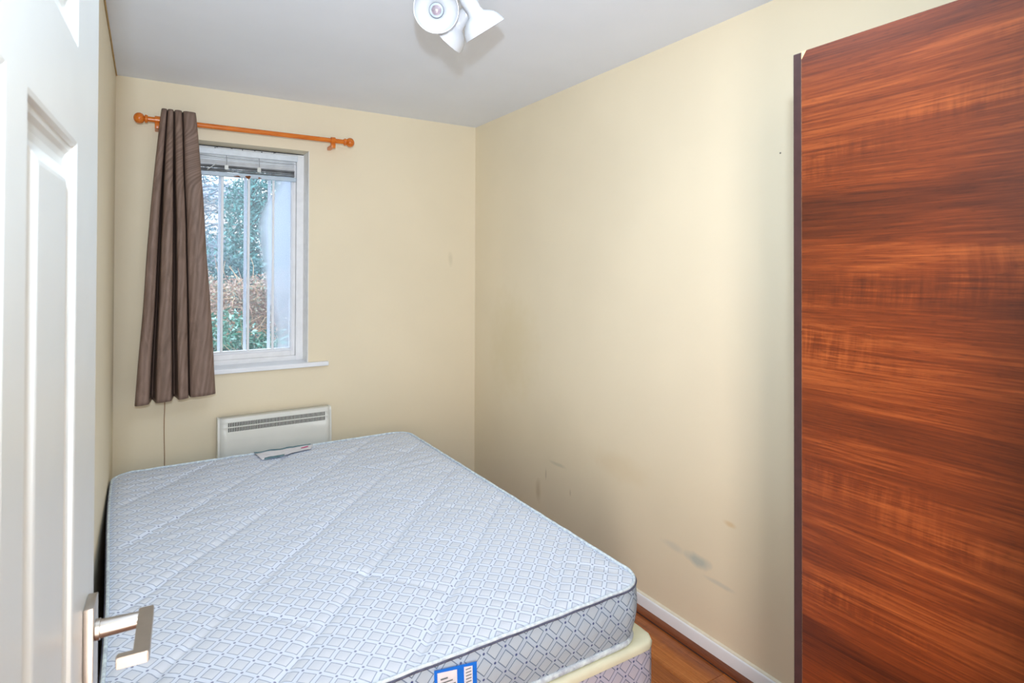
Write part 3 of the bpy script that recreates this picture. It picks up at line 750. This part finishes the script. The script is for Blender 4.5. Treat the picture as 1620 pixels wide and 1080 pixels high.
for q in range(5):
    zq = .503 - q*.007
    bm = BM(); prism(bm, [wp(.638, zq, .0011), wp(.652, zq, .0011), wp(.652, zq+.0018, .0011), wp(.638, zq+.0018, .0011)], (0, -.0002, 0)); obj('label_print', bm, M['print_grey'], sl)

# ------------------------------------------------------------------ wardrobe
wd_ = empty('wardrobe', (1.45, .45, 0), 'tall red brown walnut laminate wardrobe with a chipped top corner', 'wardrobe')
def wpz(o): o.parent = wd_; o.matrix_parent_inverse = Matrix.Translation(-Vector((1.45, .45, 0))); return o
FX, WY1, WY0, WT = 1.130, .7265, .160, 1.8815
bm = BM(); box(bm, FX+.003, XR-.004, WY1-.0185, WY1, .001, WT, .0008, 1); wpz(tag(obj('side_panel', bm, M['dark_edge']), 'near-black front edge of the side panel'))
bm = BM(); box(bm, FX+.022, XR-.004, WY0, WY0+.018, .001, WT, .0008, 1); wpz(obj('side_panel', bm, M['dark_edge']))
bm = BM(); box(bm, FX+.022, XR-.004, WY0+.0185, WY1-.019, WT-.018, WT-.0005, .0008, 1); wpz(obj('top_panel', bm, M['dark_edge']))
bm = BM(); box(bm, XR-.012, XR-.0045, WY0+.0185, WY1-.019, .06, WT-.019); wpz(obj('back_panel', bm, M['dark_edge']))
bm = BM(); box(bm, FX+.03, XR-.013, WY0+.0185, WY1-.019, .001, .06, .0008, 1); wpz(obj('plinth', bm, M['dark_edge']))
bm = BM(); box(bm, FX+.0008, FX+.0185, WY0, WY1-.0190, .012, WT+.0005, .0004, 1)
dr = wpz(obj('door', bm, M['chip']))
y1 = WY1-.0200; z1 = WT+.0005
bm = BM(); prism(bm, [Vector((FX, WY0+.0003, .0125)), Vector((FX, y1, .0125)), Vector((FX, y1, z1-.0165)), Vector((FX, y1-.004, z1-.010)), Vector((FX, y1-.0105, z1-.0005)), Vector((FX, WY0+.0003, z1-.0005))], (.0008, 0, 0))
tag(obj('door_facing', bm, M['walnut'], dr), 'red walnut laminate with sideways grain and a broken corner').matrix_parent_inverse = Matrix()

# ------------------------------------------------------------------ bedroom door, standing open
ANG = math.radians(2.96)
DM = Matrix.Translation((-.060, .874, 0)) @ Matrix.Rotation(-ANG, 4, 'Z')     # local +y runs to the free edge, +x is the face the camera sees
door = empty('door_1', (0, 0, 0), 'white panelled door standing open at the left, close to camera', 'door', kind='structure')
door.matrix_world = DM
TD = .035; S0, S1, DZ0, DZ1 = -.692, .070, .006, 2.035
lower = [(-.310, -.090)]; cols = [(-.310+.0-.0, -.090), (-.600, -.400)]   # (s0, s1) of the panel columns
cols = [(-.315, -.090), (-.600, -.375)]
rowsz = [(.20, .82), (1.03-.09, 1.572), (1.672, 1.90)]
rowsz = [(.20, .80), (.92, 1.571), (1.673, 1.90)]
DEP = .010
holes = [(a, b, c, d) for a, b in cols for c, d in rowsz]
ss = sorted({S0, S1} | {a for h in holes for a in h[:2]}); zz = sorted({DZ0, DZ1} | {a for h in holes for a in h[2:]})
bm = BM()
for s0, s1 in zip(ss[:-1], ss[1:]):
    for z0, z1_ in zip(zz[:-1], zz[1:]):
        if any(abs(s0-h[0]) < 1e-6 and abs(z0-h[2]) < 1e-6 for h in holes):
            bm.faces.new([bm.verts.new(p_) for p_ in ((-TD, s0, z0), (-TD, s0, z1_), (-TD, s1, z1_), (-TD, s1, z0))]); continue
        bm.faces.new([bm.verts.new(p_) for p_ in ((0, s0, z0), (0, s1, z0), (0, s1, z1_), (0, s0, z1_))])
        bm.faces.new([bm.verts.new(p_) for p_ in ((-TD, s0, z0), (-TD, s0, z1_), (-TD, s1, z1_), (-TD, s1, z0))])
for a, b in (((S0, DZ0), (S1, DZ0)), ((S1, DZ0), (S1, DZ1)), ((S1, DZ1), (S0, DZ1)), ((S0, DZ1), (S0, DZ0))):
    bm.faces.new([bm.verts.new(p_) for p_ in ((0, *a), (-TD, *a), (-TD, *b), (0, *b))])
bmesh.ops.remove_doubles(bm, verts=bm.verts, dist=1e-6); bmesh.ops.recalc_face_normals(bm, faces=bm.faces)
obj('door_leaf', bm, M['door_paint'], door)
# moulded recess: stepped ogee going in, then a raised field
MP = [(0, 0), (.004, -.001), (.006, -.0045), (.012, -.0055), (.016, -.0085), (.022, -.0100), (.030, -.0100), (.046, -.0028), (.050, -.0020)]
for (a, b, c, d) in holes:
    bm = BM(); prev = None
    for ins, dep in MP:
        ring = [bm.verts.new(p_) for p_ in ((dep, a+ins, c+ins), (dep, b-ins, c+ins), (dep, b-ins, d-ins), (dep, a+ins, d-ins))]
        if prev:
            for k_ in range(4): bm.faces.new((prev[k_], prev[(k_+1) % 4], ring[(k_+1) % 4], ring[k_]))
        prev = ring
    bm.faces.new(prev); bmesh.ops.recalc_face_normals(bm, faces=bm.faces)
    for f in bm.faces:
        if f.normal.x < 0: f.normal_flip()
    obj('moulded_panel', bm, M['door_paint'], door)
# handle: narrow plate, round spindle arm, flat lever towards the hinge, turned-back tip
hd = BM(); ZC = .999
box(hd, 0.0003, .0105, -.021, .021, ZC-.170, ZC+.036, .0008, 2)
bk = obj('handle_plate', hd, M['nickel'], door, angle=40)
bm = BM(); lathe(bm, [(.0108, 0), (.0108, .0120), (.0150, .0120), (.0155, .0105), (.0600, .0092), (.0640, .0085), (.0640, 0)], (0, 0, ZC), (1, 0, 0), 28)
bmesh.ops.recalc_face_normals(bm, faces=bm.faces); arm = obj('handle_arm', bm, M['nickel'], bk, angle=40)
bm = BM(); th_ = .0045
pts = []
# flat strap: plan outline in x,s swept in z
outl = [(.0540, .0105), (.0690, .0105), (.0705, .009), (.0705, -.0905), (.0690, -.0935), (.0395, -.0935), (.0380, -.0880), (.0395, -.0825), (.0540, -.0825)]
prism(bm, [Vector((x_, s_2, ZC-.0030)) for x_, s_2 in outl], (0, 0, .0125))
bmesh.ops.bevel(bm, geom=list(bm.edges), offset=.0008, segments=2, affect='EDGES')
obj('handle_lever', bm, M['nickel'], bk, angle=40)

# ------------------------------------------------------------------ ceiling spotlight cluster
LP = Vector((.85, 1.62, H))
lamp = empty('ceiling_spotlight', LP, 'white and brass ceiling light with three spotlight heads', 'ceiling light')
LI = Matrix.Translation(-LP)
def lpp(o): o.parent = lamp; o.matrix_parent_inverse = LI; return o
def ray(px, py, dist):
    """where the head stands: direction through the lens, at a horizontal distance"""
    d = cf + cr*(px-810)/931.6 - cu*(py-540+122)/931.6; return CAM + d*(dist/math.hypot(d.x, d.y))
bm = BM(); lathe(bm, [(0, 0), (0, .055), (.006, .055), (.016, .046), (.020, .020), (.020, 0)], LP - Vector((0, 0, .0005)), (0, 0, -1), 32)
bmesh.ops.recalc_face_normals(bm, faces=bm.faces); lpp(obj('mount_plate', bm, M['white_enamel'], angle=40))
SHADE = [(-.062, 0), (-.062, .012), (-.058, .020), (-.048, .0255), (-.034, .0265), (-.014, .0235), (.004, .0225), (.010, .027), (.017, .039), (.027, .052), (.040, .0615), (.054, .0675), (.066, .0705)]
INNER = [(.066, .0695), (.054, .0662), (.040, .0600), (.028, .0505), (.0185, .038), (.012, .0285), (.002, .0240), (-.012, .0205), (-.012, 0)]
def head(rim_c, ax, scale_, label=None):
    ax = Vector(ax).normalized(); org = Vector(rim_c) - ax*.066*scale_
    bm = BM(); lathe(bm, [(a*scale_, b*scale_) for a, b in SHADE + INNER], org, ax, 40)
    bmesh.ops.recalc_face_normals(bm, faces=bm.faces); h = lpp(obj('spotlight_head', bm, M['white_enamel'], angle=50))
    bm = BM(); B_ = [(-.018, .010), (-.008, .0105), (.000, .015), (.010, .0215), (.018, .0225), (.022, .021), (.0235, .016)]
    lathe(bm, [(a*scale_, b*scale_) for a, b in B_], org, ax, 28); bmesh.ops.recalc_face_normals(bm, faces=bm.faces)
    b = obj('bulb', bm, M['bulb'], h, smooth=True)
    bm = BM(); lathe(bm, [(.0232*scale_, .0162*scale_), (.0262*scale_, .013*scale_), (.0275*scale_, .007*scale_), (.028*scale_, 0)], org, ax, 24); bmesh.ops.recalc_face_normals(bm, faces=bm.faces)
    obj('bulb_lens', bm, M['lens'], h, smooth=True)
    b2 = BM(); x_, y_, _ = frame_axes(ax)
    lathe(b2, [(-.014, 0), (-.014, .0075), (.0, .0085), (.014, .0075), (.014, 0)], org - ax*.036*scale_ + Vector((0, 0, 0)) + x_*.030*scale_, x_, 16)
    bmesh.ops.recalc_face_normals(b2, faces=b2.faces); obj('swivel_joint', b2, M['brass'], h, angle=40)
    return org, ax, h
t = NT('frosted_reflector_bulb', .12, .6, 0, (.4, .44, .48)); v = t.coord(); t.base(t.ramp(t.noise(v, 60, 2), [(.3, (.34, .40, .45)), (.7, (.48, .54, .60))])); M['bulb'] = t.m
M['lens'] = simple('mauve_bulb_lens', (.30, .24, .27), .08, .8, 0, .3, 60)
heads = []
heads.append(head(ray(690, 15, 1.78), -cf*.90 + cr*.100 - cu*.34, .96))
heads.append(head(ray(768, 49, 1.84), cr*.50 - cu*.80 + cf*.33, .99))
heads.append(head(ray(706, 60, 1.92), -cr*.62 - cu*.55 + cf*.30, .93))
for org, ax, h in heads:
    st_ = LP - Vector((0, 0, .018)); en = org - ax*.040
    mid = (st_+en)/2 + Vector((0, 0, -.004)); bm = BM(); tube(bm, [st_, st_*.6+en*.4+Vector((0, 0, -.010)), mid, en], .0050, 10)
    lpp(obj('brass_arm', bm, M['brass'], smooth=True))

# ------------------------------------------------------------------ garden outside
gm = NT('garden_soil', .9, .2); v = gm.coord(); gm.base(gm.ramp(gm.noise(v, 6, 5), [(.35, (.05, .06, .03)), (.65, (.12, .13, .06))]))
bm = BM(); box(bm, -6, 9, YB+.27, 16, -.12, -.02)
struct(obj('ground', bm, gm.m), 'dark garden soil outside the window', 'ground')
def leaf_mat(name, stops, rough=.45):
    t = NT(name, rough, .5); g = t.n('NewGeometry'); 
    t.base(t.ramp(g.outputs['Random Per Island'], stops, 'LINEAR')); return t.m
def foliage(name, parent, n, region, size, mtl, seed, aspect=.45, droop=.3):
    rg = random.Random(seed); vs = []; fs = []
    for _ in range(n):
        for _t in range(20):
            p_ = Vector(region(rg))
            if p_ is not None: break
        d = Vector((rg.gauss(0, 1), rg.gauss(0, 1), rg.gauss(0, .8)-droop)).normalized(); x_, y_, _ = frame_axes(d)
        a = rg.uniform(0, 2*PI); w_ = x_*math.cos(a) + y_*math.sin(a); s = size*rg.uniform(.6, 1.35); k_ = len(vs)
        nn = d.cross(w_)*s*.10
        vs += [p_, p_ + d*s*.5 + w_*s*aspect*.5 + nn, p_ + d*s, p_ + d*s*.5 - w_*s*aspect*.5 + nn, p_ + d*s*.5]
        fs += [(k_, k_+1, k_+4), (k_+1, k_+2, k_+4), (k_+4, k_+2, k_+3), (k_, k_+4, k_+3)]
    me = bpy.data.meshes.new(name); me.from_pydata([tuple(v_) for v_ in vs], [], fs); me.update(); me.materials.append(mtl)
    o = bpy.data.objects.new(name, me); COL.objects.link(o); o['kind'] = 'stuff'
    o.parent = parent; o.matrix_parent_inverse = Matrix.Translation(-parent.location); return o
def blob(c, r, lo=.55):
    c = Vector(c)
    def f_(rg):
        while True:
            p_ = Vector((rg.uniform(-1, 1), rg.uniform(-1, 1), rg.uniform(-1, 1)))
            if p_.length < 1 and p_.length > lo*rg.random()**.3: break
        q = Vector((c.x + p_.x*r[0], c.y + p_.y*r[1], c.z + p_.z*r[2]))
        q += Vector((0, 0, .35*r[2]*noise.noise(q*1.6)))
        if q.z < 0: q.z = rg.uniform(0, .3)
        return q
    return f_
def multi(bl_):
    fs_ = [blob(c, r, lo) for c, r, lo in bl_]; wts = [r[0]*r[1]+r[0]*r[2] for c, r, lo in bl_]
    return lambda rg: rg.choices(fs_, wts)[0](rg)
def twigs(name, parent, base, n, length, rad, mtl, seed, spread=.5, kinks=6, up=1.0):
    rg = random.Random(seed); bm = BM()
    for _ in range(n):
        p_ = Vector(base(rg)); d = Vector((rg.gauss(0, spread), rg.gauss(0, spread), up*rg.uniform(.3, 1))).normalized(); L = length*rg.uniform(.5, 1.2)
        pts = [p_.copy()]
        for k_ in range(kinks):
            d = (d + Vector((rg.gauss(0, .28), rg.gauss(0, .28), rg.gauss(-.05, .25)))).normalized(); p_ = p_ + d*L/kinks; p_.z = max(p_.z, 0.01); pts.append(p_.copy())
        tube(bm, pts, [rad*(1-.12*k_) for k_ in range(len(pts))], 4, False)
    o = obj(name, bm, mtl); o['kind'] = 'stuff'; o.parent = parent; o.matrix_parent_inverse = Matrix.Translation(-parent.location); return o
bark = simple('grey_brown_bark', (.16, .12, .09), .9, .2, 0, .3, 20)
straw = simple('dry_tan_twigs', (.62, .46, .33), .8, .2, 0, .25, 9)
pinkt = simple('pinkish_dry_stems', (.50, .33, .28), .8, .2, 0, .25, 9)
# evergreen tree
tr_ = empty('evergreen_tree', (1.20, 9.3, -.02), 'tall blue green evergreen tree behind the hedge outside', 'tree')
def tpp(o, P_): o.parent = P_; o.matrix_parent_inverse = Matrix.Translation(-P_.location); return o
bm = BM(); tube(bm, [(1.20, 9.3, -.02), (1.24, 9.3, 1.2), (1.26, 9.32, 2.2), (1.32, 9.3, 2.9)], [.11, .09, .06, .03], 10); tpp(obj('trunk', bm, bark), tr_)
foliage('foliage', tr_, 14000, multi([((1.40, 9.3, 1.3), (.58, .4, .8), .3), ((1.26, 9.3, 2.12), (.38, .35, .62), .3), ((1.42, 9.3, 2.6), (.30, .3, .44), .4), ((1.85, 9.3, 2.1), (.4, .4, .9), .4)]), .075,
        leaf_mat('evergreen_leaves', [(0, (.03, .16, .17)), (.5, (.06, .28, .28)), (.85, (.14, .42, .44)), (1, (.30, .60, .66))]), 1, .40)
tr2 = empty('bare_tree', (.45, 10.9, -.02), 'thin bare tree with fine branches against bright sky at left', 'tree')
bm = BM(); tube(bm, [(.45, 10.9, -.02), (.50, 10.9, 1.5), (.62, 10.9, 2.6), (.6, 10.9, 3.6)], [.09, .07, .05, .02], 8); tpp(obj('trunk', bm, bark), tr2)
twigs('branches', tr2, lambda rg: (.55+rg.gauss(0, .15), 10.9+rg.gauss(0, .1), rg.uniform(1.2, 3.0)), 110, 1.1, .010, simple('blue_grey_bark', (.22, .27, .36), .9, .2, 0, .3, 9), 4, .9, 6, .7)
foliage('last_leaves', tr2, 1500, multi([((.75, 10.8, 2.75), (.9, .5, .45), .2), ((.6, 10.8, 1.9), (.7, .5, .5), .2)]), .07, leaf_mat('blue_green_small_leaves', [(0, (.08, .25, .35)), (1, (.30, .50, .62))]), 5)
# far hedge
hg = empty('clipped_hedge', (.75, 7.8, -.02), 'dark blue green hedge in the middle distance outside', 'hedge')
foliage('foliage', hg, 9000, multi([((.45, 7.8, .90), (.75, .26, .97), .3), ((1.25, 7.85, .80), (.6, .26, .82), .3)]), .060,
        leaf_mat('hedge_leaves', [(0, (.02, .10, .14)), (.6, (.05, .22, .25)), (1, (.20, .42, .46))]), 2, .45)
twigs('stems', hg, lambda rg: (rg.uniform(0, 1.6), 7.8+rg.uniform(-.12, .12), 0), 40, 1.1, .010, bark, 8, .25)
# dry shrub
ds = empty('dry_shrub', (.85, 6.3, -.02), 'leafless pinkish tan twiggy shrub in front of the hedge', 'shrub')
twigs('stems', ds, lambda rg: (rg.uniform(.3, 1.4), 6.5+rg.uniform(-.15, .15), rg.uniform(0, .25)), 140, 1.30, .0075, pinkt, 12, .22)
twigs('fine_twigs', ds, lambda rg: (rg.uniform(.3, 1.45), 6.42+rg.uniform(-.2, .2), rg.uniform(.55, 1.25)), 460, .38, .0045, straw, 13, .9, 4, .5)
foliage('dry_leaves', ds, 5200, multi([((.75, 6.35, 1.12), (.55, .3, .28), .2), ((1.15, 6.3, 1.15), (.4, .3, .30), .2)]), .034, leaf_mat('dry_leaf', [(0, (.32, .20, .18)), (.5, (.55, .40, .36)), (.8, (.25, .36, .28)), (1, (.68, .56, .50))]), 14, .6)
# leafy laurel in front
lr = empty('laurel_shrub', (.70, 5.05, -.02), 'glossy green laurel shrub low outside the window', 'shrub')
foliage('foliage', lr, 8000, multi([((.48, 5.1, .68), (.30, .22, .50), .5), ((.85, 5.1, .54), (.34, .22, .40), .5), ((.68, 5.0, .47), (.48, .18, .42), .5)]), .055,
        leaf_mat('laurel_leaves', [(0, (.015, .09, .07)), (.45, (.03, .22, .15)), (.8, (.14, .42, .36)), (1, (.50, .74, .76))], .3), 21, .42)
twigs('stems', lr, lambda rg: (rg.uniform(.3, 1.1), 5.1+rg.uniform(-.15, .15), 0), 60, .75, .007, bark, 22, .25)
twigs('straggling_stems', lr, lambda rg: (rg.uniform(.62, 1.05), 4.95+rg.uniform(-.12, .1), rg.uniform(.3, .6)), 60, .65, .0042, straw, 23, .30, 6, .9)
# pale house far off
hs = empty('distant_house', (0, 0, -.02), 'pale rendered house far behind the bare tree', 'house')
bm = BM(); box(bm, .2, 1.75, 14.2, 17, -.02, 2.95); obj('wall', bm, simple('pale_render', (.78, .74, .74), .9, .2), hs)
bm = BM(); prism(bm, [Vector((.0, 14.0, 2.95)), Vector((.0, 17.2, 2.95)), Vector((.0, 15.6, 3.45))], (1.95, 0, 0)); obj('roof', bm, simple('slate_roof', (.30, .33, .42), .8, .2), hs)
for x_ in (.55, 1.0, 1.35):
    bm = BM(); box(bm, x_, x_+.32, 14.16, 14.21, 1.5, 2.1, .01, 1); obj('window_pane', bm, simple('far_window', (.25, .32, .42), .1), hs)
# sky light falls straight in; no further lamps
